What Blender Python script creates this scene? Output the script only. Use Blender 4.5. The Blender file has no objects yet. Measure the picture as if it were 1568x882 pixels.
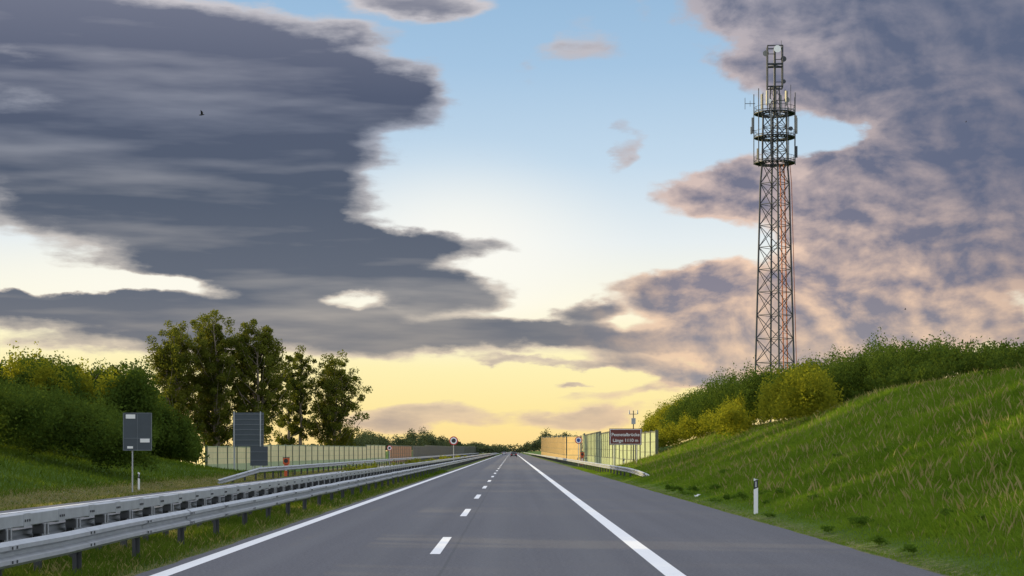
import bpy, math, random
import numpy as np
from mathutils import Vector
random.seed(7); rng=np.random.default_rng(7)
scene=bpy.context.scene
F=2778.0
def lin(c):
    c=c/255.0
    return c/12.92 if c<=0.04045 else ((c+0.055)/1.055)**2.4
def L(r,g,b,k=1.0): return (lin(r)*k,lin(g)*k,lin(b)*k,1)
# ------------------------------------------------------------------ materials
class NT:
    def __init__(s,tree): s.t=tree; s.n=tree.nodes; s.l=tree.links
    def new(s,ty,**k):
        n=s.n.new(ty)
        for a,b in k.items(): setattr(n,a,b)
        return n
    def put(s,sock,v):
        if isinstance(v,bpy.types.NodeSocket): s.l.new(v,sock)
        elif v is not None: sock.default_value=v
    def math(s,op,a,b=None,c=None,clamp=False):
        n=s.new('ShaderNodeMath',operation=op,use_clamp=clamp)
        s.put(n.inputs[0],a); s.put(n.inputs[1],b); s.put(n.inputs[2],c)
        return n.outputs[0]
    def mix(s,f,a,b,blend='MIX'):
        n=s.new('ShaderNodeMix',data_type='RGBA',blend_type=blend)
        s.put(n.inputs[0],f); s.put(n.inputs[6],a); s.put(n.inputs[7],b)
        return n.outputs[2]
    def noise(s,vec,scale,detail=4,rough=0.5,dist=0.0):
        n=s.new('ShaderNodeTexNoise'); s.put(n.inputs['Vector'],vec)
        n.inputs['Scale'].default_value=scale; n.inputs['Detail'].default_value=detail
        n.inputs['Roughness'].default_value=rough; n.inputs['Distortion'].default_value=dist
        return n.outputs['Fac']
    def mapr(s,v,a,b,c=0.0,d=1.0,smooth=True):
        n=s.new('ShaderNodeMapRange',interpolation_type='SMOOTHSTEP' if smooth else 'LINEAR')
        s.put(n.inputs[0],v)
        for i,x in enumerate((a,b,c,d)): n.inputs[i+1].default_value=x
        return n.outputs[0]
    def mapping(s,vec,loc=(0,0,0),rot=(0,0,0),scale=(1,1,1),ty='POINT'):
        n=s.new('ShaderNodeMapping',vector_type=ty); s.put(n.inputs[0],vec)
        n.inputs[1].default_value=loc; n.inputs[2].default_value=rot; n.inputs[3].default_value=scale
        return n.outputs[0]
    def ramp(s,f,stops):
        n=s.new('ShaderNodeValToRGB'); s.put(n.inputs[0],f)
        e=n.color_ramp.elements
        e[0].position=stops[0][0]; e[0].color=stops[0][1]
        e[1].position=stops[-1][0]; e[1].color=stops[-1][1]
        for p,c in stops[1:-1]:
            x=e.new(p); x.color=c
        return n.outputs[0]
def newmat(name):
    m=bpy.data.materials.new(name); m.use_nodes=True
    t=NT(m.node_tree); b=m.node_tree.nodes['Principled BSDF']
    return m,t,b
def simple(name,col,rough=0.6,metal=0.0,var=0.25,scale=6.0,bump=0.0,emit=None):
    m,t,b=newmat(name)
    co=t.new('ShaderNodeTexCoord').outputs['Object']
    n=t.noise(co,scale,6,0.6)
    c0=tuple(x*(1-var) for x in col[:3])+(1,); c1=tuple(min(1,x*(1+var)) for x in col[:3])+(1,)
    t.put(b.inputs['Base Color'],t.mix(n,c0,c1))
    b.inputs['Roughness'].default_value=rough; b.inputs['Metallic'].default_value=metal
    if bump:
        bn=t.new('ShaderNodeBump'); t.put(bn.inputs['Height'],n); bn.inputs['Strength'].default_value=bump
        t.l.new(bn.outputs[0],b.inputs['Normal'])
    return m
def leafmat(name,dark,light,trans=0.35,nscale=0.35):
    m=bpy.data.materials.new(name); m.use_nodes=True; t=NT(m.node_tree)
    m.node_tree.nodes.remove(m.node_tree.nodes['Principled BSDF'])
    geo=t.new('ShaderNodeNewGeometry'); co=t.new('ShaderNodeTexCoord').outputs['Object']
    n=t.noise(co,nscale,2,0.6)
    f=t.math('ADD',t.math('MULTIPLY',geo.outputs['Random Per Island'],0.45),t.math('MULTIPLY',t.mapr(n,0.3,0.7),0.55),clamp=True)
    col=t.mix(f,dark+(1,),light+(1,))
    df=t.new('ShaderNodeBsdfDiffuse'); t.put(df.inputs[0],col)
    tr=t.new('ShaderNodeBsdfTranslucent'); t.put(tr.inputs[0],t.mix(0.5,col,(light[0]*1.7,light[1]*1.5,light[2]*0.8,1)))
    mx=t.new('ShaderNodeMixShader'); mx.inputs[0].default_value=trans
    t.l.new(df.outputs[0],mx.inputs[1]); t.l.new(tr.outputs[0],mx.inputs[2])
    t.l.new(mx.outputs[0],m.node_tree.nodes['Material Output'].inputs[0])
    return m
M_galv=simple('galvanized_steel',(0.36,0.375,0.39),0.5,0.35,0.3,3.0)
M_galvd=simple('dark_steel',(0.06,0.063,0.068),0.5,0.5,0.3,3.0)
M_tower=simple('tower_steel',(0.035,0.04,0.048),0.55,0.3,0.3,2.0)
M_ladder=simple('tower_ladder_sunlit_orange',(0.44,0.12,0.03),0.6,0.0,0.3,2.0)  # orange-brown ladder; sunlit orange of the right side put into its colour
M_ant=simple('antenna_shell',(0.16,0.165,0.16),0.5,0,0.2,3)
M_white=simple('white_plastic',(0.75,0.76,0.75),0.4,0,0.06,8)
M_black=simple('black_plastic',(0.02,0.02,0.022),0.5,0,0.2,8)
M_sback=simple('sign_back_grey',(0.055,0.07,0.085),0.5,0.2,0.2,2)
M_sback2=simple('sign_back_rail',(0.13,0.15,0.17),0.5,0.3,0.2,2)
M_brown=simple('sign_brown',(0.13,0.022,0.016),0.45,0,0.1,2)
M_orange=simple('orange_paint',(0.55,0.09,0.02),0.45,0,0.1,4)
M_red=simple('red_paint',(0.5,0.02,0.02),0.45,0,0.1,4)
M_blue=simple('blue_paint',(0.02,0.06,0.3),0.45,0,0.1,4)
M_bark=simple('bark',(0.16,0.13,0.10),0.85,0,0.5,3,0.4)
M_conc=simple('concrete',(0.33,0.31,0.27),0.85,0,0.2,2,0.1)
M_wallbeige=simple('barrier_panel_beige',(0.56,0.49,0.27),0.7,0,0.3,1.2)
M_wallsunlit=simple('barrier_panel_sunlit_yellow',(0.50,0.33,0.12),0.7,0,0.3,1.2)  # warm sunlight on this barrier stretch put into the panel colour
M_wallgreen=simple('barrier_panel_green',(0.31,0.36,0.20),0.7,0,0.35,1.2)
M_walldark=simple('barrier_panel_dark',(0.05,0.055,0.06),0.6,0,0.3,1.2)
M_wallwood=simple('barrier_panel_wood',(0.35,0.17,0.08),0.7,0,0.3,1.2)
M_post=simple('barrier_post',(0.11,0.12,0.085),0.6,0.1,0.2,2)
M_carpaint=simple('car_paint_dark',(0.02,0.023,0.03),0.25,0.3,0.1,2)
M_carred=simple('car_paint_silver',(0.3,0.31,0.33),0.3,0.5,0.1,2)
M_glass=simple('car_glass',(0.02,0.025,0.03),0.1,0.0,0.1,2)
M_tire=simple('tyre_rubber',(0.02,0.02,0.02),0.8,0,0.1,2)
M_tail=simple('tail_light',(0.6,0.01,0.01),0.3,0,0.05,2)
M_leafA=leafmat('foliage_lime',(0.028,0.048,0.011),(0.135,0.150,0.024),0.48,0.25)
M_leafB=leafmat('foliage_dark',(0.020,0.043,0.010),(0.085,0.13,0.022),0.4,0.4)
M_leafC=leafmat('foliage_bright_sunlit',(0.06,0.09,0.010),(0.25,0.26,0.025),0.5,0.4)  # sunlit yellow look put into the leaf colour; median shrubs share it
M_leafF=leafmat('foliage_far',(0.035,0.055,0.03),(0.08,0.10,0.05),0.2,0.05)
M_weed=leafmat('weed_leaves',(0.045,0.095,0.012),(0.11,0.19,0.025),0.35,0.8)
M_blade=leafmat('grass_blades',(0.050,0.115,0.009),(0.165,0.260,0.026),0.4,0.14)
M_bladeS=leafmat('grass_blades_verge',(0.04,0.085,0.010),(0.115,0.17,0.020),0.3,0.25)
M_dry=leafmat('grass_dry_stalks',(0.15,0.145,0.05),(0.31,0.28,0.12),0.3,0.5)
def asphalt(name,a,b_,):
    m,t,b=newmat(name)
    co=t.new('ShaderNodeTexCoord').outputs['Object']
    fine=t.noise(co,18.0,4,0.85)
    streak=t.noise(t.mapping(co,scale=(1.6,0.012,1)),1.0,4,0.6)
    blot=t.noise(t.mapping(co,scale=(0.5,0.05,1)),1.0,5,0.6)
    f=t.math('ADD',t.math('MULTIPLY',t.mapr(streak,0.3,0.7),0.5),t.math('MULTIPLY',t.mapr(blot,0.3,0.7),0.35),clamp=True)
    c=t.mix(f,a,b_)
    c=t.mix(0.9,c,t.mix(t.mapr(fine,0.34,0.66,smooth=False),(0.3,0.3,0.3,1),(1.8,1.8,1.8,1)),'MULTIPLY')
    sx=t.new('ShaderNodeSeparateXYZ'); t.put(sx.inputs[0],co)
    wob=t.math('MULTIPLY',t.math('SUBTRACT',t.noise(t.mapping(co,scale=(0,0.4,0)),1,3),0.5),0.06)
    j=t.math('ABSOLUTE',t.math('ADD',t.math('SUBTRACT',sx.outputs[0],-1.05),wob))
    c=t.mix(t.mapr(j,0.015,0.035,0.6,0.0),c,(0.03,0.03,0.032,1))
    tr=None
    for xc in (-4.1,-2.3,-0.3,1.4):
        q=t.mapr(t.math('ABSOLUTE',t.math('SUBTRACT',sx.outputs[0],xc)),0.0,0.55,1,0)
        tr=q if tr is None else t.math('MAXIMUM',tr,q)
    c=t.mix(t.math('MULTIPLY',tr,0.3),c,(0.10,0.098,0.10,1))
    t.put(b.inputs['Base Color'],c); b.inputs['Roughness'].default_value=0.66
    b.inputs['Specular IOR Level'].default_value=0.4
    bn=t.new('ShaderNodeBump'); t.put(bn.inputs['Height'],fine); bn.inputs['Strength'].default_value=0.35; bn.inputs['Distance'].default_value=0.02
    t.l.new(bn.outputs[0],b.inputs['Normal'])
    return m
M_asph=asphalt('asphalt',(0.050,0.047,0.054,1),(0.076,0.073,0.081,1))
M_asph2=asphalt('asphalt_light',(0.085,0.083,0.085,1),(0.12,0.115,0.115,1))
def paintmat():
    m,t,b=newmat('road_paint')
    co=t.new('ShaderNodeTexCoord').outputs['Object']
    n=t.noise(co,14,6,0.75)
    t.put(b.inputs['Base Color'],t.mix(t.mapr(n,0.58,0.72),(0.74,0.74,0.73,1),(0.30,0.30,0.30,1)))
    b.inputs['Roughness'].default_value=0.6
    return m
M_paint=paintmat()
def groundmat():
    m,t,b=newmat('grass_ground')
    co=t.new('ShaderNodeTexCoord').outputs['Object']
    sx=t.new('ShaderNodeSeparateXYZ'); t.put(sx.inputs[0],co); X=sx.outputs[0]
    n1=t.noise(co,0.35,6,0.6); n2=t.noise(co,6.0,6,0.7)
    green=t.mix(t.mapr(n1,0.3,0.7),(0.045,0.09,0.012,1),(0.09,0.15,0.022,1))
    dry=t.mix(t.mapr(n2,0.3,0.7),(0.11,0.10,0.045,1),(0.24,0.21,0.10,1))
    wob=t.math('MULTIPLY',t.math('SUBTRACT',t.noise(co,0.5,4),0.5),3.5)
    Xw=t.math('ADD',X,wob)
    d1=t.math('MULTIPLY',t.mapr(Xw,-23.0,-21.6),t.mapr(Xw,-16.6,-14.6,1,0))
    d2=t.mapr(t.math('ABSOLUTE',t.math('SUBTRACT',X,6.4)),0.0,0.7,0.9,0)
    d3=t.mapr(t.math('ABSOLUTE',t.math('SUBTRACT',X,-5.6)),0.0,0.4,0.9,0)
    d=t.math('MAXIMUM',t.math('MULTIPLY',d1,0.85),t.math('MULTIPLY',t.math('MAXIMUM',d2,d3),t.mapr(n2,0.35,0.6)))
    c=t.mix(d,green,dry)
    c=t.mix(0.7,c,t.mix(t.mapr(n2,0.3,0.7,smooth=False),(0.5,0.5,0.5,1),(1.4,1.4,1.4,1)),'MULTIPLY')
    t.put(b.inputs['Base Color'],c); b.inputs['Roughness'].default_value=0.9; b.inputs['Specular IOR Level'].default_value=0.1
    bn=t.new('ShaderNodeBump'); t.put(bn.inputs['Height'],n2); bn.inputs['Strength'].default_value=0.8; bn.inputs['Distance'].default_value=0.15
    t.l.new(bn.outputs[0],b.inputs['Normal'])
    return m
M_ground=groundmat()
# ------------------------------------------------------------------ mesh helpers
def link(o):
    scene.collection.objects.link(o); return o
def empty(name,loc=(0,0,0)):
    o=bpy.data.objects.new(name,None); o.location=loc; o.empty_display_size=0.3; return link(o)
class MB:
    def __init__(s): s.v=[];s.f=[];s.m=[]
    def add(s,vs,fs,mi=0):
        o=len(s.v); s.v+= [tuple(v) for v in vs]
        for f in fs: s.f.append(tuple(i+o for i in f)); s.m.append(mi)
    def box(s,c,d,mi=0,rz=0.0):
        cx,cy,cz=c; hx,hy,hz=d[0]/2,d[1]/2,d[2]/2
        ca,sa=math.cos(rz),math.sin(rz); vs=[]
        for z in(-hz,hz):
            for x,y in((-hx,-hy),(hx,-hy),(hx,hy),(-hx,hy)):
                vs.append((cx+x*ca-y*sa,cy+x*sa+y*ca,cz+z))
        s.add(vs,[(3,2,1,0),(4,5,6,7),(0,1,5,4),(1,2,6,5),(2,3,7,6),(3,0,4,7)],mi)
    def tube(s,p0,p1,r0,r1=None,mi=0,n=6,cap=True):
        if r1 is None:r1=r0
        p0=Vector(p0);p1=Vector(p1); d=(p1-p0)
        if d.length<1e-6:return
        d.normalize(); u=d.orthogonal().normalized(); w=d.cross(u); vs=[]
        for p,r in((p0,r0),(p1,r1)):
            for i in range(n):
                a=2*math.pi*i/n; vs.append(p+u*math.cos(a)*r+w*math.sin(a)*r)
        fs=[(i,(i+1)%n,n+(i+1)%n,n+i) for i in range(n)]
        if cap: fs+= [tuple(range(n-1,-1,-1)),tuple(range(n,2*n))]
        s.add(vs,fs,mi)
    def ring(s,c,R,r,mi=0,n=20,h=None):
        pts=[(c[0]+R*math.cos(2*math.pi*i/n),c[1]+R*math.sin(2*math.pi*i/n),c[2]) for i in range(n)]
        for i in range(n): s.tube(pts[i],pts[(i+1)%n],r,r,mi,5,False)
    def prism(s,prof,x0,x1,mi=0,taper=0):
        n=len(prof); vs=[(x0,y,z) for y,z in prof]+[(x1,y,z) for y,z in prof]
        s.add(vs,[tuple(range(n)),tuple(range(2*n-1,n-1,-1))]+[(i,i+n,(i+1)%n+n,(i+1)%n) for i in range(n)],mi)
    def obj(s,name,mats,parent=None,loc=(0,0,0),bevel=0,smooth=False):
        me=bpy.data.meshes.new(name); me.from_pydata(s.v,[],s.f)
        for m in mats: me.materials.append(m)
        me.polygons.foreach_set('material_index',s.m)
        if smooth: me.polygons.foreach_set('use_smooth',[True]*len(s.f))
        me.update(); o=bpy.data.objects.new(name,me); o.location=loc; link(o)
        if parent: o.parent=parent
        if bevel:
            b=o.modifiers.new('b','BEVEL'); b.width=bevel; b.segments=2
        return o
def polymesh(name,verts,k,mats,mi=None,parent=None):
    N=len(verts)//k
    me=bpy.data.meshes.new(name)
    me.vertices.add(N*k); me.vertices.foreach_set('co',np.ascontiguousarray(verts,dtype=np.float32).ravel())
    me.loops.add(N*k); me.loops.foreach_set('vertex_index',np.arange(N*k,dtype=np.int32))
    me.polygons.add(N); me.polygons.foreach_set('loop_start',np.arange(0,N*k,k,dtype=np.int32))
    for m in mats: me.materials.append(m)
    if mi is not None: me.polygons.foreach_set('material_index',mi.astype(np.int32))
    me.update(calc_edges=True)
    o=bpy.data.objects.new(name,me); link(o)
    if parent:o.parent=parent
    return o
def leaves(C,size):
    N=len(C)
    a=rng.normal(size=(N,3)); a/=np.linalg.norm(a,axis=1)[:,None]
    b=rng.normal(size=(N,3)); b-= (a*b).sum(1)[:,None]*a; b/=np.linalg.norm(b,axis=1)[:,None]
    s=size[:,None]*rng.uniform(0.6,1.2,(N,1))
    w=s*0.6
    V=np.stack([C-a*s*0.5,C+b*w*0.5-a*s*0.05,C+a*s*0.5,C-b*w*0.5-a*s*0.05],axis=1)
    return V.reshape(-1,3)
def blob_leaves(c,r,n,sub=14,subr=0.3,zmin=None):
    d=rng.normal(size=(sub,3)); d/=np.linalg.norm(d,axis=1)[:,None]
    d[:,2]=np.where(d[:,2]<-0.3,-d[:,2],d[:,2])
    sc=np.array(c)+d*np.array(r)*rng.uniform(0.45,0.95,(sub,1))
    k=rng.integers(0,sub,n)
    p=rng.normal(size=(n,3)); p/=np.linalg.norm(p,axis=1)[:,None]
    p*=rng.uniform(0.3,1.0,(n,1))**0.6
    rr=np.array(r)*subr*rng.uniform(0.7,1.4,(sub,1))[k]
    rr[:,2]*=1.15
    P=sc[k]+p*rr
    ns=n//12
    q=rng.integers(0,sub,ns); top=sc[q]+np.column_stack([rng.normal(0,.1,ns),rng.normal(0,.1,ns),rng.uniform(0.2,0.62,ns)])*np.array(r)
    P=np.vstack([P,top])
    if zmin is not None: P[:,2]=np.maximum(P[:,2],zmin)
    return P
# ------------------------------------------------------------------ terrain
def sm(a,b,x):
    t=np.clip((x-a)/(b-a),0,1); return t*t*(3-2*t)
def terr(x,y):
    x=np.asarray(x,float); y=np.asarray(y,float)
    crest=np.interp(y,[0,70,90,108,134,176,230,300],[4.9,4.9,5.0,4.5,3.8,3.6,2.4,0.0])
    foot=6.5+6*sm(135,200,y)
    t=np.clip((x-foot)/(20.5-foot),0,1)
    p=0.55*t+0.45*(t*t*(3-2*t))
    zr=crest*p+ (crest/5.3)*np.clip(x-20.5,0,25)*0.05
    zr=zr+(0.12*np.sin(x*0.9+y*0.13)*np.sin(y*0.31)+.10*np.sin(y*.083+1.0))*np.clip(t*3,0,1)*(y<300)
    zl=np.interp(x,[-60,-45,-36,-30,-24,-20,-18,-15.3],[3,3,2.4,1.5,.3,-.45,-.4,0.0])
    zf=np.interp(x,[-26,-15.3],[-.6,0.0])
    zl=zl+(zf-zl)*sm(140,178,y)
    z=np.where(x>0,zr,zl)
    return z
xs=np.concatenate([[-6000,-3000,-1500,-800,-400,-200,-120,-80],np.arange(-60,-15.3,1.0),[-15.3,-12,-8.9,-8,-7,-6,-5.45,-3,0,3,6.2],np.arange(6.5,48,0.7),[55,70,100,200,400,800,1500,3000,6000]])
ys=np.concatenate([[-600,-200,-60,-20],np.arange(0,320,1.6),[340,380,450,600,900,1400,2500,4000,8000]])
XX,YY=np.meshgrid(xs,ys); ZZ=terr(XX,YY)-0.02
nx,ny=len(xs),len(ys)
idx=np.arange(nx*ny).reshape(ny,nx)
vs=np.column_stack([XX.ravel(),YY.ravel(),ZZ.ravel()])
fs=np.stack([idx[:-1,:-1],idx[:-1,1:],idx[1:,1:],idx[1:,:-1]],-1).reshape(-1,4)
me=bpy.data.meshes.new('ground'); me.from_pydata(vs.tolist(),[],fs.tolist()); me.materials.append(M_ground)
me.polygons.foreach_set('use_smooth',[True]*len(fs)); link(bpy.data.objects.new('ground',me))
# ------------------------------------------------------------------ roads
def strip(name,x0,x1,y0,y1,z,mat,parent=None,wob=0.0):
    yy=np.concatenate([np.linspace(y0,min(200,y1),220),np.linspace(min(200,y1)+1,y1,60)]) if y1>300 else np.array([y0,y1])
    v=[];f=[]
    for i,y in enumerate(yy):
        w0=random.uniform(-wob,wob); w1=random.uniform(-wob,wob)
        v+= [(x0+w0,y,z),(x1+w1,y,z)]
        if i: f.append((2*i-2,2*i-1,2*i+1,2*i))
    m=bpy.data.meshes.new(name); m.from_pydata(v,[],f); m.materials.append(mat)
    o=link(bpy.data.objects.new(name,m)); o.parent=parent; return o
hw=empty('highway_road')
strip('asphalt',-5.42,6.25,-60,3500,0.0,M_asph,hw,0.035)
strip('edge_line_left',-5.2,-4.93,-60,3500,0.004,M_paint,hw)
strip('edge_line_right',2.2,2.5,-60,3500,0.004,M_paint,hw)
mb=MB(); y=30.9-54
while y<1800:
    mb.add([(-1.43,y,0.005),(-1.25,y,0.005),(-1.25,y+6.2,0.005),(-1.43,y+6.2,0.005)],[(0,1,2,3)]); y+=18.2
mb.obj('dashed_lane_line',[M_paint],hw)
ow=empty('opposite_road')
strip('asphalt',-15.2,-8.95,-60,3500,0.0,M_asph2,ow,0.03)
strip('edge_line',-14.6,-14.4,-60,3500,0.004,M_paint,ow)
strip('edge_line_inner',-9.5,-9.3,-60,3500,0.004,M_paint,ow)
# ------------------------------------------------------------------ guard rails
WP=[(0,.155),(.02,.152),(.082,.11),(.082,.06),(.0,.022),(0,-.022),(.082,-.06),(.082,-.11),(.02,-.152),(0,-.155)]
def sweep(mb,path,prof,side,mi=0,closed=False):
    n=len(prof); vs=[]; fs=[]
    for (x,y,z) in path:
        for o,h in prof: vs.append((x+side*o,y,z+h))
    m=n if closed else n-1
    for i in range(len(path)-1):
        for j in range(m):
            k=(j+1)%n; fs.append((i*n+j,i*n+k,(i+1)*n+k,(i+1)*n+j))
    mb.add(vs,fs,mi)
def yseq(a,b,step):
    r=[];y=a
    while y<b: r.append(y); y+=step if y<300 else step*4
    r.append(b); return r
def rail(name,x,y0,y1,z,side,endfn=None,postgap=4.0,back=0.16):
    mb=MB(); 
    path=[]
    for y in yseq(y0,y1,4.0):
        dx,dz=(endfn(y) if endfn else (0,0))
        path.append((x+dx+0.008*math.sin(y*1.9),y,z+dz+0.008*math.sin(y*0.7)))
    if endfn:
        extra=[]
        for y in np.arange(y0,y0+16,1.0):
            dx,dz=endfn(y); extra.append((x+dx,float(y),z+dz))
        path=extra+[p for p in path if p[1]>=y0+16]
    sweep(mb,path,WP,side,0)
    y=y0+1.5
    while y<min(y1,700):
        dx,dz=(endfn(y) if endfn else (0,0)); zz=z+dz
        px=x+dx-side*back
        gz=float(terr(px,y))-0.1
        if zz>0.25:
            mb.box((px,y,(gz+zz+.1)/2),(0.05,0.11,zz+.1-gz),1)
            mb.box((px+side*0.035,y+0.05,(gz+zz+.1)/2),(0.09,0.012,zz+.08-gz),1)
            mb.box((x+dx-side*0.055,y,zz),(back-.05,0.09,0.16),1)
        if y<130:
            sweep(mb,[(x+dx+side*.006,y-.16,zz),(x+dx+side*.006,y+.16,zz)],WP,side,0)
            for by in(-.1,.1):
                for bz in(.085,-.085):
                    mb.box((x+dx+side*.09,y+by,zz+bz),(0.02,.035,.035),1)
        y+=postgap
    return mb.obj(name,[M_galv,M_galvd])
rail('guard_rail',-5.98,4,1500,0.565,1)
def endL(y): 
    t=min(1,max(0,(y-98)/14)); return (-(1-t)*0.3,-(1-t)*0.52)
rail('guard_rail',-15.6,98,1500,0.60,1,endL)
def endR(y):
    t=min(1,max(0,(y-104)/13)); t=math.sqrt(t); return ((1-t)*0.9,-(1-t)**1.5*0.45)
rail('guard_rail',7.15,104,1500,0.60,-1,endR)
mb=MB(); BX=-7.05
path=[(BX,y,0.80+0.006*math.sin(y*.5)) for y in yseq(4,1500,4)]
sweep(mb,path,[(-.10,.09),(-.085,.10),(.085,.10),(.10,.09),(.10,-.07),(.085,-.085),(-.085,-.085),(-.10,-.07)],1,0,True)
path=[(BX-.1,y,0.50) for y in yseq(4,1500,4)]
sweep(mb,path,WP,-1,0)
path=[(BX+.02,y,0.44) for y in yseq(4,1500,4)]
sweep(mb,path,[(0,.06),(.03,.055),(.03,-.055),(0,-.06)],1,1)
y=5
while y<600:
    mb.box((BX-.01,y,0.32),(0.10,0.12,0.80),1)
    mb.box((BX+.04,y,0.64),(0.16,0.36,0.13),1)
    mb.box((BX+.12,y-.10,0.64),(0.02,0.05,0.17),0)
    mb.box((BX+.12,y+.10,0.64),(0.02,0.05,0.17),0)
    if y<120:
        mb.box((BX,y+1.0,0.805),(0.212,0.36,0.20),0)
        for k in(-.12,0,.12):
            mb.box((BX+.11,y+1.0+k,0.80),(0.02,.035,.035),1)
    y+=2.0 if y<120 else 4.0
mb.obj('median_crash_barrier',[M_galv,M_galvd])
# ------------------------------------------------------------------ noise barriers
def barrier(name,pts,z0,zt,mats,step=4.0,solid=0.35):
    mb=MB()
    for k in range(len(pts)-1):
        (xa,ya),(xb,yb)=pts[k],pts[k+1]; Ld=math.hypot(xb-xa,yb-ya); n=max(1,round(Ld/step))
        ang=math.atan2(yb-ya,xb-xa)
        for i in range(n):
            t=(i+.5)/n; x=xa+(xb-xa)*t; y=ya+(yb-ya)*t; top=zt[k]+(zt[k+1]-zt[k])*t
            top=round(top*4)/4-0.0
            w=Ld/n
            hs=(top-z0)*solid
            mb.box((x,y,z0+hs/2),(w-.16,.14,hs),0,ang)
            mb.box((x,y,(z0+hs+top-.1)/2),(w-.16,.07,top-.1-z0-hs-.01),1,ang)
            mb.box((x,y,top-.04),(w-.16,.12,.10),2,ang)
            mb.box((x,y,z0+hs+.05),(w-.16,.16,.08),2,ang)
            for q in (0.33,0.66):
                zz=z0+hs+(top-z0-hs)*q
                mb.box((x,y,zz),(w-.16,.085,.05),2,ang)
            tx=(i)/n; mb.box((xa+(xb-xa)*tx,ya+(yb-ya)*tx,(z0+top+.1)/2),(.18,.26,top+.1-z0),3,ang)
        mb.box((xb,yb,(z0+zt[k+1])/2),(.16,.2,zt[k+1]+.1-z0),3,ang)
    return mb.obj(name,mats)
barrier('noise_barrier',[(-37.5,205),(-32,190),(-23.3,333)],-0.8,[2.2,2.3,2.7],[M_wallgreen,M_wallbeige,M_wallgreen,M_post],5.0)
barrier('noise_barrier',[(-22.9,338),(-21.2,382)],-0.7,[2.7,2.8],[M_wallwood,M_wallwood,M_post,M_post])
barrier('noise_barrier',[(-21.0,385),(-17,640),(-16.5,900)],-0.7,[2.8,3.3,3.6],[M_walldark,M_walldark,M_post,M_post])
barrier('noise_barrier',[(12.6,158),(11.6,215),(11.7,298)],-0.4,[3.5,4.0,4.4],[M_wallgreen,M_wallgreen,M_post,M_post],5.0,0.3)
barrier('noise_barrier',[(11.6,306),(9.3,309),(9.4,420),(9.4,580)],-0.4,[4.2,4.2,5.0,6.0],[M_wallsunlit,M_wallsunlit,M_post,M_post],8,0.3)  # stretch coloured as sunlit
# ------------------------------------------------------------------ signs etc
def P(px,py,d): return ((px-785)*d/F,d,1.8+(690-py)*d/F)
sg=empty('traffic_sign',(-19.8,96,-0.45))
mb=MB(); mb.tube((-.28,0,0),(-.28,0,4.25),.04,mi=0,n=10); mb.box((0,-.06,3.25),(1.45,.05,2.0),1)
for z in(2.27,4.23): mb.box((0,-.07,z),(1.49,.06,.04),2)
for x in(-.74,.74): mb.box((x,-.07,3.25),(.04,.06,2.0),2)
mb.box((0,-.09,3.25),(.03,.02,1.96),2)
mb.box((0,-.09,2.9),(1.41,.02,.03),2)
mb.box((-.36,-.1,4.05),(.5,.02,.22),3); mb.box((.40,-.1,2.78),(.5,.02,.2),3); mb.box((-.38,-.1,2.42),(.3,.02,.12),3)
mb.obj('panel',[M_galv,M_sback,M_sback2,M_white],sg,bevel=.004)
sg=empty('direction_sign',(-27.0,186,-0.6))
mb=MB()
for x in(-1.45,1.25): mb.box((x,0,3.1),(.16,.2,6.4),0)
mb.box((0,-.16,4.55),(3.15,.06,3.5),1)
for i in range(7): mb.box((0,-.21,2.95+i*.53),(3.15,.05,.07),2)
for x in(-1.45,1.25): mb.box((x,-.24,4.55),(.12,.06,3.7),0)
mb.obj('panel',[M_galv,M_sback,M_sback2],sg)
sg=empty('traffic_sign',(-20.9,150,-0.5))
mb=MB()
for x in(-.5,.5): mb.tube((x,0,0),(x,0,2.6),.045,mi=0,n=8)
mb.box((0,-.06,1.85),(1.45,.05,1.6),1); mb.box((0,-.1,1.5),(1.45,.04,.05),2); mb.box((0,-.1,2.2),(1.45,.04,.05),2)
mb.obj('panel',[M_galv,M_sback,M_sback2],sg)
sg=empty('bridge_name_sign',(9.0,144,0.0))
mb=MB()
for x in(-.9,.9): mb.tube((x,0,-.2),(x,0,3.5),.05,mi=0,n=8)
mb.box((0,-.08,2.9),(2.56,.05,1.30),1); mb.box((0,-.11,2.9),(2.48,.02,1.22),2)
mb.box((0,-.125,2.9),(2.38,.02,1.12),1)
mb.obj('panel',[M_galv,M_brown,M_white],sg)
for txt,z,s in(('Peenetalbrücke',3.06,.36),('Länge 1110 m',2.6,.36)):
    cu=bpy.data.curves.new('sign_text','FONT'); cu.body=txt; cu.size=s; cu.align_x='CENTER'; cu.align_y='CENTER'; cu.extrude=.003; cu.offset=.004
    cu.materials.append(M_white); o=link(bpy.data.objects.new('text_line',cu)); o.rotation_euler=(math.pi/2,0,0); o.location=(0,-.145,z); o.parent=sg
def roundsign(name,x,y,zc,r,inner,base=-.2):
    sg=empty(name,(x,y,base)); mb=MB(); zc-=base
    mb.tube((0,0,0),(0,0,zc+r*.8),.04,mi=0,n=8)
    mb.tube((0,-.05,zc),(0,-.08,zc),r,mi=1,n=28); mb.tube((0,-.081,zc),(0,-.09,zc),r*.78,mi=2,n=28)
    mb.tube((0,-.091,zc),(0,-.1,zc),r*.5,mi=3,n=20)
    mb.obj('disc',[M_galv,M_red,M_white,M_black if inner!='b' else M_blue],sg)
roundsign('speed_limit_sign',-6.75,210,2.95,.5,'r')
roundsign('speed_limit_sign',7.7,210,3.0,.42,'b')
roundsign('speed_limit_sign',-16.6,246,2.15,.35,'r')
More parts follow.
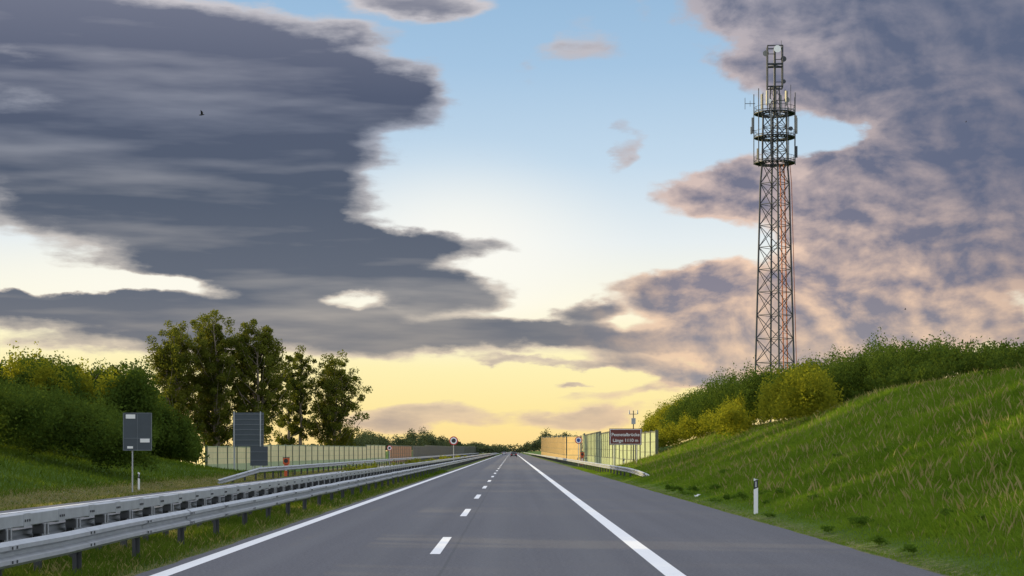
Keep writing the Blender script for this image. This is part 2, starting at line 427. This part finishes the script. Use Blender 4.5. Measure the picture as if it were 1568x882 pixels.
def delin(x,y,s=1):
    z=float(terr(x,y)); sg=empty('reflector_post',(x,y,z-.05)); mb=MB()
    w,t=.06,.05
    def sec(z0,z1,mi,ta=0,tb=0,g=0):
        vs=[(-w-g,-t-g,z0),(w+g,-t-g,z0+ta),(w*.6+g,t+g,z0+ta),(-w*.6-g,t+g,z0),(-w-g,-t-g,z1),(w+g,-t-g,z1+tb),(w*.6+g,t+g,z1+tb),(-w*.6-g,t+g,z1)]
        mb.add(vs,[(3,2,1,0),(4,5,6,7),(0,1,5,4),(1,2,6,5),(2,3,7,6),(3,0,4,7)],mi)
    sec(0,.72,0,0,.05*s); sec(.72,.95,1,.05*s,.05*s); sec(.95,1.03,0,.05*s,-.04)
    mb.box((0,-t-.004,.86),(.045,.008,.16),2)
    mb.obj('post',[M_white,M_black,M_galv],sg,bevel=.004)
delin(6.78,50.5); delin(10.6,172); delin(-20.45,99.5,-1); delin(6.9,-0.5)
def sos(x,y,rz=0):
    z=float(terr(x,y)); sg=empty('emergency_phone',(x,y,z)); mb=MB()
    mb.box((0,0,.55),(.32,.3,1.1),0); mb.box((0,0,1.33),(.5,.4,.5),0); mb.tube((0,-.2,1.35),(0,-.23,1.35),.17,mi=2,n=16)
    mb.box((0,-.16,.7),(.2,.02,.3),1); mb.box((0,0,1.62),(.54,.44,.06),2); mb.box((0,0,.03),(.8,.7,.08),3)
    for sx in(-.6,.6): mb.tube((sx,-.5,0),(sx,-.5,.9),.04,mi=2,n=8)
    mb.tube((-.6,-.5,.9),(.6,-.5,.9),.04,mi=2,n=8)
    mb.obj('housing',[M_orange,M_white,M_black,M_conc],sg,bevel=.02)
sos(-18.4,148); sos(8.6,222)
sg=empty('weather_station_mast',(10.3,154,0)); mb=MB()
mb.tube((0,0,-.2),(0,0,5.2),.06,.04,0,8); mb.box((0,-.1,4.3),(.35,.25,.5),1); mb.tube((-.35,0,4.9),(.35,0,4.9),.025,mi=0)
for x in(-.35,.35): mb.tube((x,0,4.9),(x,0,5.25),.07,.03,1,8)
mb.box((.12,0,3.4),(.3,.25,.45),0)
mb.obj('mast',[M_galvd,M_galv],sg)
mb=MB()
for k in range(3):
    c=(6.9+k*.12,68.2+random.uniform(-.1,.1),.05)
    vs=[(c[0]+random.uniform(-.12,.12),c[1]+random.uniform(-.1,.1),max(.0,c[2]+random.uniform(-.05,.12))) for _ in range(6)]
    mb.add(vs,[(0,1,2),(1,2,3),(2,3,4),(3,4,5),(0,4,5),(0,1,5)])
mb.obj('paper_litter',[M_white])
def bird(px,py,d,s):
    x,y,z=P(px,py,d); sg=empty('bird',(x,y,z)); mb=MB()
    mb.tube((-.28*s,0,-.02*s),(-.05*s,0,0),.03*s,.08*s,0,8); mb.tube((-.05*s,0,0),(.2*s,0,.03*s),.08*s,.05*s,0,8); mb.tube((.2*s,0,.03*s),(.3*s,0,.04*s),.05*s,.01*s,0,8)
    for sd in(-1,1):
        mb.add([(.12*s,0,.05*s),(-.1*s,0,.05*s),(-.06*s,sd*.25*s,.28*s),(.12*s,sd*.25*s,.3*s)],[(0,1,2,3)]); mb.add([(.12*s,sd*.25*s,.3*s),(-.06*s,sd*.25*s,.28*s),(-.05*s,sd*.5*s,.42*s)],[(0,1,2)])
    mb.obj('body',[M_black],sg)
bird(310,176,150,.8); bird(1387,474,250,.5); bird(1480,187,300,.5)
def car(x,y,paint):
    sg=empty('car',(x,y,0)); mb=MB()
    body=[(-2.1,.3),(-2.15,.6),(-2.1,.95),(-1.5,1.0),(1.1,.95),(2.0,.8),(2.15,.55),(2.1,.3)]
    mb.prism(body,-.88,.88,0)
    vs=[(-.8,-2.0,.98),(.8,-2.0,.98),(.8,1.1,.96),(-.8,1.1,.96),(-.62,-1.45,1.45),(.62,-1.45,1.45),(.62,.3,1.45),(-.62,.3,1.45)]
    mb.add(vs,[(0,1,5,4),(1,2,6,5),(2,3,7,6),(3,0,4,7)],1); mb.add([(a,b,c+.012) for a,b,c in vs[4:]],[(0,1,2,3)],0)
    for sx in(-.8,.8):
        for yy in(-1.35,1.35): mb.tube((sx-.1,yy,.32),(sx+.1,yy,.32),.32,mi=2,n=16)
        mb.box((sx*.85,-2.15,.78),(.3,.06,.16),3)
    mb.box((0,-2.16,.62),(.5,.03,.12),4)
    mb.obj('body',[paint,M_glass,M_tire,M_tail,M_white],sg)
car(0.5,500,M_carpaint); car(-3.3,760,M_carred); 
# ------------------------------------------------------------------ tower
TW=empty('radio_tower',(36.2,250,0)); mb=MB()
def corner(z,hd,k,rot=math.radians(4)): 
    a=rot+k*math.pi/2; return (hd*math.cos(a),hd*math.sin(a),z)
def hd(z): return 3.05-(3.05-1.92)*z/41.4 if z<41.4 else 1.75-(z-41.4)*0.02
zl=[0]
while zl[-1]<40: zl.append(zl[-1]+ (3.7-0.020*zl[-1]))
sc=41.4/zl[-1]; zl=[z*sc for z in zl]; zl+= [43.1,44.8,46.4,48.0]
for a,b in zip(zl[:-1],zl[1:]):
    for k in range(4):
        A=corner(a,hd(a),k);B=corner(b,hd(b),k);C=corner(a,hd(a),k+1);D=corner(b,hd(b),k+1)
        mb.tube(A,B,.13,mi=0,n=6); mb.tube(A,D,.06,mi=0,n=4,cap=False); mb.tube(C,B,.06,mi=0,n=4,cap=False)
        mb.tube(B,D,.055,mi=0,n=4,cap=False)
for a,b in zip(zl[:-1],zl[1:]):
    if b>42.5: break
    for off in(-.3,.25):
        p=(hd(a)*.62+off,.25+hd(a)*.3,a);q=(hd(b)*.62+off,.25+hd(b)*.3,b); mb.tube(p,q,.09,mi=1,n=5,cap=False)
    for j in range(4):
        z=a+(b-a)*j/4; mb.tube((hd(z)*.62-.3,.25+hd(z)*.3,z),(hd(z)*.62+.25,.25+hd(z)*.3,z),.03,mi=1,n=4,cap=False)
    A=corner(a,hd(a)+.35,0);B=corner(b,hd(b)+.35,0); mb.tube(A,B,.05,mi=1,n=5,cap=False)  # tube beside the right leg, in the sunlit orange colour
R=2.75
for z in(41.4,44.9,48.2):
    mb.ring((0,0,z),R,.11,0,24); mb.ring((0,0,z+.28),R,.06,0,24); mb.ring((0,0,z-.1),R*.72,.07,0,20); mb.ring((0,0,z+.9),R,.03,0,24)
    for i in range(24):
        a=i*math.pi/12; c,s=math.cos(a),math.sin(a)
        mb.tube((R*c,R*s,z),(R*.5*c,R*.5*s,z-.05),.06,mi=0,n=4)
        mb.tube((R*c,R*s,z),(R*c,R*s,z+.9),.025,mi=0,n=4)
        a2=a+math.pi/12
        mb.add([(R*c,R*s,z+.03),(R*math.cos(a2),R*math.sin(a2),z+.03),(R*.72*math.cos(a2),R*.72*math.sin(a2),z+.03),(R*.72*c,R*.72*s,z+.03)],[(0,1,2,3)],0)
for i,(a,top) in enumerate([(0.1,51.2),(0.7,49.5),(1.5,50.5),(2.3,49.2),(3.1,50.9),(3.7,51.4),(4.4,49.4),(5.2,50.8),(5.8,50.2)]):
    c,s=(R+.12)*math.cos(a),(R+.12)*math.sin(a)
    mb.tube((c,s,41.2),(c,s,top),.06,mi=0,n=6)
    if i%2==0: mb.box((c*1.06,s*1.06,46.6),(.28,.16,2.2),2,a)
    if i%3==0: mb.box((c*1.06,s*1.06,43.0),(.28,.16,1.6),0,a)
    c2,s2=(1.75)*math.cos(a+.3),(1.75)*math.sin(a+.3)
    if i%2==1: mb.tube((c2,s2,48),(c2,s2,51.3),.05,mi=0); mb.box((c2*1.1,s2*1.1,50.1),(.3,.2,2.0),2,a)
for k in range(4):
    mb.tube(corner(48,.75,k),corner(51.9,.6,k),.09,mi=0,n=6)
    for j in range(3):
        a=48+1.3*j; mb.tube(corner(a,.72,k),corner(a+1.3,.66,k+1),.04,mi=0,n=4)
mb.tube((0,0,48),(0,0,52),.22,mi=0,n=8)
for z,h in((51.8,3.0),(54.9,2.5)):
    for k in range(4):
        r=1.45; A=corner(z,r,k,math.radians(40));B=corner(z+h,r,k,math.radians(40));C=corner(z,r,k+1,math.radians(40));D=corner(z+h,r,k+1,math.radians(40))
        mb.tube(A,B,.09,mi=0,n=6); mb.tube(A,C,.09,mi=0,n=6); mb.tube(B,D,.08,mi=0,n=6); mb.tube((0,0,z),A,.06,mi=0,n=4)
    mb.tube((0,0,z),(0,0,z+h),.16,mi=0,n=8)
def dish(x,y,z,r,mi=2):
    mb.tube((x,y-.25,z),(x,y,z),r,r*.7,mi,16); mb.tube((x,y,z),(x,y+.2,z),r*.35,mi=0,n=8); mb.tube((x,y+.1,z),(0,y+.1,z),.05,mi=0)
dish(-1.3,-.3,56.4,.42); dish(1.1,-.5,55.6,.4,0); dish(.2,-.9,56.9,.5,3); dish(1.2,0,52.6,.3,0); dish(-.9,-.6,49.8,.35,3); dish(1.5,-.9,49.9,.4); dish(1.9,-1.8,45.8,.3,0)
mb.tube((-2.7,0,49.6),(-4.1,0,49.6),.04,mi=0); mb.tube((-4.1,0,48.8),(-4.1,0,50.4),.035,mi=0); mb.tube((-3.4,0,49.2),(-3.4,0,50.0),.03,mi=0)
mb.tube((-2.7,0,45.9),(-3.2,0,45.9),.04,mi=0); mb.box((-3.25,0,45.9),(.2,.2,1.0),2)
mb.tube((.9,0,57.2),(.9,0,58.3),.03,mi=0); mb.tube((2.2,0,48),(2.2,0,52.2),.035,mi=0)
mb.obj('lattice_mast',[M_tower,M_ladder,M_ant,M_white],TW)
# ------------------------------------------------------------------ trees
def tree(name,x,y,H,W,mat,nl,leaf,cols=3,base=-.6,lowf=.12,cr=.115):
    T=empty(name,(0,0,0)); mb=MB(); cl=[]
    for s in range(cols):
        bx=x+rng.uniform(-.22,.22)*W*(cols>1); by=y+rng.uniform(-.2,.2)*W; h=H*rng.uniform(.80,1.0) if s else H
        lean=rng.uniform(-.06,.06,2)*h*.5
        pts=[]
        for i in range(9):
            t=i/8; pts.append(Vector((bx+lean[0]*t+rng.normal(0,.12),by+lean[1]*t+rng.normal(0,.12),base+h*.93*t)))
        r0=.012*h+.1
        for i in range(8): mb.tube(pts[i],pts[i+1],r0*(1-i/8)+.03,r0*(1-(i+1)/8)+.03,0,8,False)
        nb=26
        for b in range(nb):
            t=lowf+(0.97-lowf)*(b+rng.uniform(0,.9))/nb; a=rng.uniform(0,2*math.pi)
            i=min(7,int(t*8)); p=pts[i].lerp(pts[i+1],t*8-i)
            prof=math.sin(math.pi*min(1,(t*.78+.2)))**.5
            Lb=W*.5*prof*rng.uniform(.55,1.08)
            d=Vector((math.cos(a),math.sin(a),.6+rng.uniform(-.2,.45)))
            q=p+d*Lb*.6; q2=q+Vector((d.x*.4,d.y*.4,d.z*.5+.2))*Lb
            if q2.z>base+H*1.0: q2.z=base+H*rng.uniform(.94,1.0)
            mb.tube(p,q,.05+.05*(1-t),.045,0,5,False); mb.tube(q,q2,.045,.015,0,5,False)
            for u in(.45,.8,1.1,1.35,1.6):
                c=p.lerp(q,u) if u<=1 else q.lerp(q2,(u-1)*1.6)
                cl.append((c.x+rng.normal(0,.45),c.y+rng.normal(0,.45),c.z+rng.normal(0,.45),rng.uniform(.45,1.1)*W*cr))
    cl=np.array(cl); keep=rng.uniform(size=len(cl))<.85; cl=cl[keep]
    k=rng.integers(0,len(cl),nl); p=rng.normal(size=(nl,3)); p/=np.linalg.norm(p,axis=1)[:,None]; p*=rng.uniform(0,1,(nl,1))**.45
    C=cl[k,:3]+p*cl[k,3:4]*np.array([1.15,1.15,1.0])
    mb.obj('trunk_and_limbs',[M_bark],T,smooth=True)
    polymesh('crown',leaves(C,np.full(nl,leaf)),4,[mat],parent=T)
def dpx(px,d): return (px-785)*d/F
tree('poplar_tree',dpx(264,258),258,20.2,8.6,M_leafA,38000,.33,4,cr=.095)
tree('poplar_tree',dpx(322,262),262,22.4,9.4,M_leafA,46000,.33,4,cr=.092)
tree('poplar_tree',dpx(388,264),264,22.0,9.2,M_leafA,46000,.33,4,cr=.092)
tree('poplar_tree',dpx(448,300),300,19.4,7.4,M_leafA,24000,.34,2,cr=.10)
tree('poplar_tree',dpx(517,302),302,18.2,9.2,M_leafA,30000,.34,3,cr=.10)
for (px,d,H) in [(5,165,9.9),(60,158,9.2),(110,170,9.4),(160,172,9.8),(205,182,8.8)]:
    tree('unseen_shade_tree',dpx(px,d),d,H-1.4,6.5,M_leafB,16000,.27,2,1.4,.02)
for i,(x,y,H) in enumerate([(-47,18,19),(-46,32,19),(-48,46,20),(-46,60,19),(-49,75,20),(-50,90,20),(-53,106,20),(-57,121,21),(-61,136,22),(-66,150,22),(-60,38,20),(-60,66,20),(-62,95,20)]):  # unseen trees left of view, added to shade road and embankment
    tree('unseen_shade_tree',x,y,H,14,M_leafB,5500,.95,2,2.5,.02)
# ------------------------------------------------------------------ shrubs
def shrubs(name,specs,mat,leaf=.16,dens=1.0):
    allP=[];S=[]
    for (x,y,h,r) in specs:
        z=float(terr(x,y)); n=int(1100*dens*(r*h)/(4.0))
        p=blob_leaves((x,y,z+h*.48),(r,r,h*.55),n,sub=int(12+r*5),subr=.34,zmin=z+.02)
        allP.append(p); S.append(np.full(len(p),leaf*(1+y/400)))
    polymesh(name,leaves(np.vstack(allP),np.concatenate(S)),4,[mat])
U=lambda a,b: float(rng.uniform(a,b))
sp=[]
for i in range(46):
    px=U(-60,215); d=U(104,140); sp.append((dpx(px,d),d,U(2.6,4.0)*(1 if px<170 else .8),U(1.6,2.5)))
shrubs('shrubs',sp,M_leafB,.16,1.3)
sp=[]
for i in range(30):
    px=U(-60,215); d=U(140,165); sp.append((dpx(px,d),d,U(4,6.2),U(2,2.8)))
for i in range(14):
    px=U(200,285); d=U(160,185); sp.append((dpx(px,d),d,(8.2-(px-200)*.055)*U(.85,1),U(1.6,2.2)))
shrubs('shrubs',sp,M_leafB,.18,1.4)
shrubs('shrubs',[(dpx(233,165),165,6.4,1.8),(dpx(246,166),166,5.4,1.5),(dpx(222,166),166,5.4,1.5),(dpx(130,150),150,6.6,2.0),(dpx(40,150),150,7.0,2.2),(dpx(80,140),140,5.6,1.9),(dpx(180,145),145,5.6,1.9)],M_leafC,.17,1.6)  # shrubs coloured as sunlit
def topz(px): return float(np.interp(px,[985,1000,1040,1100,1200,1300,1380,1480,1568,1700],[650,640,618,586,564,545,526,534,524,516]))
sp=[]
for i in range(125):
    px=1035+(1680-1035)*(i+U(0,1))/125; x=U(20.6,24.5) if px>1230 else U(17.5,24)
    d=x*F/(px-785); z=float(terr(x,d)); zt=1.8+(690-topz(px)+U(-14,12))*d/F
    h=max(1.0,(zt-z)/1.05); sp.append((x,d,h*U(.8,1),min(2.4,max(.9,h*.55))))
shrubs('shrubs',sp,M_leafB,.12,1.5)
sp=[]
for i in range(60):
    px=U(1010,1260); x=U(14.5,20); d=x*F/(px-785)
    if d>215: continue
    sp.append((x,d,U(1.2,3.0),U(1.0,1.8)))
for i in range(26):
    px=U(1000,1070); d=U(200,235); sp.append((dpx(px,d),d,U(3,5.0),U(1.3,1.9)))
shrubs('shrubs',sp,M_leafC,.13,1.5)  # slope shrubs with sunlight put into their leaf colour
sp=[]
for i in range(26):
    px=U(1230,1600); x=U(19.5,21.5); d=x*F/(px-785); sp.append((x,d,U(.7,1.4),U(.5,1.0)))
shrubs('shrubs',sp,M_leafB,.12,1.5)
sp=[]
for i in range(46):
    y=float(np.exp(U(math.log(27),math.log(80)))); x=6.7+U(0,1)**2*9; sp.append((x,y,U(.12,.28),U(.12,.30)))
shrubs('embankment_weeds',sp,M_weed,.05,26)
sp=[]
for i in range(60):
    y=90+ (i/60)**1.5*230; sp.append((U(-8.7,-8.1),y,U(.55,1.05),U(.35,.6)))
shrubs('median_shrubs',sp,M_leafC,.10,2.5)
P_=[];S_=[]
for i in range(150):
    px=U(525,770) if i<100 else U(800,1000); d=U(800,1100)
    tz=float(np.interp(px,[525,560,600,640,665,700,760,800,850,880,1000],[672,660,672,656,668,676,684,684,658,668,672]))
    h=(1.8+(690-tz)*d/F)*U(.65,1.05); x=dpx(px,d)
    p=blob_leaves((x,d,h*.5),(U(3,6),3,h*.5),500,sub=14,subr=.4,zmin=0); P_.append(p); S_.append(np.full(len(p),.85))
for i in range(160):
    a=U(-1,1); d=U(1500,2200); x=a*1300
    p=blob_leaves((x,d,3.5),(U(8,18),6,U(3.5,5)),200,sub=12,subr=.45,zmin=0); P_.append(p); S_.append(np.full(len(p),2.0))
polymesh('distant_trees',leaves(np.vstack(P_),np.concatenate(S_)),4,[M_leafF])
# ------------------------------------------------------------------ grass
def blades(xy,h,w,lean=.35):
    N=len(xy); z=terr(xy[:,0],xy[:,1])-.03
    a=rng.uniform(0,2*np.pi,N)
    dx=np.cos(a)*w*.5; dy=np.sin(a)*w*.5
    la=rng.uniform(0,2*np.pi,N); ll=rng.uniform(0,lean,N)*h
    B=np.column_stack([xy,z])
    V=np.stack([B-np.column_stack([dx,dy,0*dx]),B+np.column_stack([dx,dy,0*dx]),
        B+np.column_stack([np.cos(la)*ll*.35+dx*.7,np.sin(la)*ll*.35+dy*.7,h*.6]),
        B+np.column_stack([np.cos(la)*ll,np.sin(la)*ll,h])],1)
    return V.reshape(-1,3)
def field(n,x0,x1,y0,y1,hf,wk):
    y=np.exp(rng.uniform(np.log(y0),np.log(y1),n)); x=rng.uniform(x0,x1,n)
    xy=np.column_stack([x,y]); h=hf(x,y)*rng.uniform(.5,1.15,n); w=wk*(.5+y/60)*rng.uniform(.7,1.3,n)
    return xy,h,w
def patch(x,y): return .8+.16*np.sin(x*1.1+np.sin(y*.35)*2)*np.sin(y*.5+x*.4)+.12*np.sin(x*2.7+y*1.3)
hfR=lambda x,y:(.05+.23*sm(6.5,9.0,x))*patch(x,y)
xy,h,w=field(640000,6.35,22,24,200,hfR,.011)
V1=blades(xy,h,w,1.0)
xy,h,w=field(16000,7.2,22,24,180,lambda x,y:(.15+.28*sm(7,9,x))+0*x,.005)
V2=blades(xy,h,w,.6)
mi=np.concatenate([np.zeros(len(V1)//4),np.ones(len(V2)//4)])
polymesh('grass',np.vstack([V1,V2]),4,[M_blade,M_dry],mi)
xy,h,w=field(70000,-8.85,-5.5,18,160,lambda x,y:(.05+.2*sm(-5.5,-6.1,x))*patch(x*2,y),.010)
V1=blades(xy,h,w,.6)
xy,h,w=field(16000,-8.85,-5.45,18,120,lambda x,y:.05+.12*sm(-5.5,-6.1,x),.010)
V2=blades(xy,h,w,.9)
mi=np.concatenate([np.zeros(len(V1)//4),np.ones(len(V2)//4)])
polymesh('grass',np.vstack([V1,V2]),4,[M_bladeS,M_dry],mi)
xy,h,w=field(70000,-45,-21.5,60,180,lambda x,y:.3+0*x,.012); V1=blades(xy,h,w,.8)
xy,h,w=field(60000,-22.5,-15.3,48,180,lambda x,y:.12+0*x,.010); V2=blades(xy,h,w,1.2)
xy,h,w=field(30000,-22.5,-15.3,48,180,lambda x,y:.12+0*x,.010); V3=blades(xy,h,w,1.2)
mi=np.concatenate([np.zeros(len(V1)//4),np.ones(len(V2)//4),np.zeros(len(V3)//4)])
polymesh('grass',np.vstack([V1,V2,V3]),4,[M_bladeS,M_dry],mi)
# ------------------------------------------------------------------ sky
SUN_EL=12.0; SUN_AZ=-71.0
w=bpy.data.worlds.new('World'); scene.world=w; w.use_nodes=True
try:
    w.cycles.sampling_method='MANUAL'; w.cycles.sample_map_resolution=512
except Exception as ex: print(ex)
t=NT(w.node_tree); bg=w.node_tree.nodes['Background']
g=t.new('ShaderNodeTexCoord').outputs['Generated']
sx=t.new('ShaderNodeSeparateXYZ'); t.put(sx.inputs[0],g)
az=t.math('MULTIPLY',t.math('ARCTAN2',sx.outputs[0],sx.outputs[1]),57.2958)
el=t.math('MULTIPLY',t.math('ARCSINE',sx.outputs[2]),57.2958)
cb=t.new('ShaderNodeCombineXYZ'); t.put(cb.inputs[0],az); t.put(cb.inputs[1],el)
Pv=cb.outputs[0]
def skyc(px,py):
    dx=(px-785)/F; dz=(690-py)/F
    return (math.degrees(math.atan(dx)),math.degrees(math.atan2(dz,math.sqrt(dx*dx+1))),0)
K=48.5
def vnoise(vec,scale,detail,rough=.55):
    n=t.new('ShaderNodeTexNoise'); t.put(n.inputs['Vector'],vec); n.inputs['Scale'].default_value=scale; n.inputs['Detail'].default_value=detail; n.inputs['Roughness'].default_value=rough
    return n.outputs['Color']
def vm(op,a,b):
    n=t.new('ShaderNodeVectorMath',operation=op); t.put(n.inputs[0],a); t.put(n.inputs[1],b); return n.outputs[0]
wn=vm('SUBTRACT',vnoise(t.mapping(Pv,scale=(.28,.65,1)),1.0,6,.55),(.5,.5,.5))
Pw=vm('ADD',Pv,vm('MULTIPLY',wn,(3.6,1.6,0)))
blobs=[
(110,190,420,150,-4,1.0),(360,140,240,60,-8,.7),(575,130,125,44,-12,.8),(460,245,115,52,-10,.65),(330,340,270,80,-12,1.0),(540,388,175,36,-12,.9),(665,375,100,19,-8,.8),
(360,497,420,38,-3,1.1),(740,510,90,24,3,.9),(700,452,75,24,0,.8),(60,455,220,20,-4,.7),(420,440,220,30,-8,.7),
(40,528,110,12,0,.4),(660,640,140,17,2,.7),(900,640,100,14,6,.65),(905,471,40,14,0,.95),(868,503,55,18,3,1.0),(880,590,26,5,0,.6),(960,520,80,12,0,.5),(830,553,90,6,-3,.5),
(1060,432,120,32,4,.95),(1040,520,130,26,4,.85),(1010,568,95,18,-8,.8),(1125,290,110,42,14,.9),(1090,470,120,40,0,.5),
(1390,60,340,110,-14,1.0),(1500,230,220,160,0,.9),(1350,330,180,100,20,.85),(1370,480,230,85,5,.95),(1180,560,120,40,0,.6),(1190,140,100,34,-20,.45),
(630,4,120,22,0,.85),(120,20,420,40,-4,.75),(900,60,70,34,-20,.45),(830,125,40,30,0,.42),(958,232,22,50,10,.46),(980,600,120,12,8,.5),
(150,433,160,14,-2,-1.0),(545,456,42,12,-8,-.8),(1275,200,85,28,-10,-.75),(620,325,90,40,-10,-.3),(1080,360,80,26,0,-.4)]
acc=None
for px,py,rx,ry,rot,wt in blobs:
    v=t.mapping(Pw,loc=skyc(px,py),rot=(0,0,math.radians(rot)),scale=(rx/K,ry/K,1),ty='TEXTURE')
    n=t.new('ShaderNodeVectorMath',operation='LENGTH'); t.put(n.inputs[0],v)
    m=t.mapr(n.outputs['Value'],1.7,.3,0,wt)
    acc=m if acc is None else t.math('ADD',acc,m)
gen=t.mapr(t.noise(t.mapping(Pv,scale=(.05,.1,1)),1,4),.42,.62,0,1)
away=t.math('MAXIMUM',t.mapr(t.math('ABSOLUTE',az),18,26),t.mapr(el,15,20))
acc=t.math('ADD',t.math('MINIMUM',acc,1.3),t.math('MULTIPLY',gen,away))
right=t.mapr(az,1.0,6)
fb=t.noise(t.mapping(Pv,rot=(0,0,math.radians(5)),scale=(.20,.75,1)),1.0,8,.58)
pf=t.noise(t.mapping(Pv,scale=(.36,.58,1),loc=(7,3,0)),1.0,8,.58,.15)
nf=t.math('ADD',t.math('MULTIPLY',fb,t.math('SUBTRACT',1.0,right)),t.math('MULTIPLY',pf,right))
D=t.math('ADD',acc,t.math('MULTIPLY',t.math('SUBTRACT',nf,.5),1.6))
cover=t.mapr(D,.28,.62)
thick=t.mapr(D,.42,1.05)
sk=dict(rot=(0,0,math.radians(4)),scale=(.085,.62,1))
sA=t.noise(t.mapping(Pv,loc=(3,1,0),**sk),1.0,5,.48)
sB=t.noise(t.mapping(Pv,loc=(3.02,1.16,0),**sk),1.0,5,.48)
pn=dict(scale=(.33,.52,1))
pA=t.noise(t.mapping(Pv,loc=(2,5,0),**pn),1.0,8,.55,.2)
pB=t.noise(t.mapping(Pv,loc=(2.10,5.13,0),**pn),1.0,8,.55,.2)
relL=t.math('ADD',t.math('MULTIPLY',t.math('SUBTRACT',sA,.52),1.15),t.math('MULTIPLY',t.math('SUBTRACT',sA,sB),1.2))
relR=t.math('ADD',t.math('MULTIPLY',t.math('SUBTRACT',pA,pB),3.6),t.math('MULTIPLY',t.math('SUBTRACT',pA,.5),1.3))
elf=t.math('DIVIDE',t.math('ADD',el,1.0),16.0)
def E(e): return (e+1)/16
clear=t.ramp(elf,[(0,L(252,212,145)),(E(0),L(255,220,148)),(E(1),L(255,231,158)),(E(2.6),L(255,242,182)),(E(4.6),L(255,250,226)),(E(6.5),L(232,239,241)),(E(9),L(196,218,236)),(E(12),L(165,197,226)),(E(15),L(145,182,216))])
def glow(px,py,rx,ry,wt):
    v=t.mapping(Pv,loc=skyc(px,py),scale=(rx/K,ry/K,1),ty='TEXTURE'); n=t.new('ShaderNodeVectorMath',operation='LENGTH'); t.put(n.inputs[0],v)
    return t.mapr(n.outputs['Value'],1.0,0.0,0,wt)
clear=t.mix(glow(700,390,330,190,.85),clear,(1.0,.98,.90,1))
clear=t.mix(glow(250,440,420,90,.8),clear,(1.0,.97,.86,1))
darkL=t.ramp(elf,[(0,L(185,164,144)),(E(1),L(178,162,150)),(E(3),L(124,125,131)),(E(5),L(102,109,122)),(E(8),L(84,94,112)),(E(11),L(84,93,115)),(E(14),L(116,121,140))])
edgeL=t.ramp(elf,[(0,L(240,200,152)),(E(2),L(226,206,176)),(E(5),L(212,203,192)),(E(10),L(165,170,184)),(E(14),L(204,200,204))])
darkR=t.ramp(elf,[(0,L(205,180,152)),(E(2),L(150,147,152)),(E(5),L(138,134,147)),(E(8),L(118,120,140)),(E(14),L(106,114,138))])
edgeR=t.ramp(elf,[(0,L(250,212,160)),(E(2),L(236,204,172)),(E(5),L(248,212,182)),(E(8),L(214,192,184)),(E(14),L(186,180,188))])
tL=t.math('ADD',thick,relL,clamp=True)
tR=t.math('ADD',t.math('MULTIPLY',thick,.68),relR,clamp=True)
cL=t.mix(tL,edgeL,darkL); cR=t.mix(tR,edgeR,darkR)
cR=t.mix(t.mapr(t.math('ADD',t.math('ADD',az,t.math('MULTIPLY',el,.8)),t.math('MULTIPLY',pA,7)),17,28,0,.75),cR,L(88,100,126))
cc=t.mix(right,cL,cR)
front=t.mix(cover,clear,cc)
front=t.mix(t.mapr(el,-1.5,-.5,1,0),front,(.08,.09,.05,1))
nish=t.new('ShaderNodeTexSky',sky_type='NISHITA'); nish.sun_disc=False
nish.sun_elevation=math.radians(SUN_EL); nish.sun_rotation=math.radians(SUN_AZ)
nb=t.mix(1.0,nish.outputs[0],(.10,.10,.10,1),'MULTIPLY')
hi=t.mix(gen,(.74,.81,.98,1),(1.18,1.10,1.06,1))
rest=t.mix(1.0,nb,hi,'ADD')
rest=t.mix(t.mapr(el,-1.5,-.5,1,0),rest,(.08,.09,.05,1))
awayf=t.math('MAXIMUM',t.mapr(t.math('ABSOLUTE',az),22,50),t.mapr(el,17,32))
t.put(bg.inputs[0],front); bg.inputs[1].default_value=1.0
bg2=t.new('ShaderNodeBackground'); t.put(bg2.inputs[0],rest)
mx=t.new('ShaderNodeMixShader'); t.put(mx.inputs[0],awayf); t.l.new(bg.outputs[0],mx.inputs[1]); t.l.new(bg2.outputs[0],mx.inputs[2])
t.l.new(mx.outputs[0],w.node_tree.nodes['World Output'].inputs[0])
# ------------------------------------------------------------------ sun
sl=bpy.data.lights.new('sun','SUN'); sl.energy=5.0; sl.angle=math.radians(.6); sl.color=(1.0,.80,.38)
so=link(bpy.data.objects.new('sun',sl))
a=math.radians(SUN_AZ); e=math.radians(SUN_EL)
dirv=Vector((math.sin(a)*math.cos(e),math.cos(a)*math.cos(e),math.sin(e)))
so.rotation_euler=dirv.to_track_quat('Z','Y').to_euler()
so.location=(-60,0,40)
# ------------------------------------------------------------------ camera
cam=bpy.data.cameras.new('camera'); co=link(bpy.data.objects.new('camera',cam)); co.location=(0,0,1.8); co.rotation_euler=(math.pi/2,0,0)
cam.lens=63.8; cam.sensor_width=36; cam.shift_y=249/1568; cam.clip_end=20000; cam.clip_start=.1
scene.camera=co
scene.view_settings.view_transform='Standard'; scene.view_settings.look='None'; scene.view_settings.exposure=0; scene.view_settings.gamma=1
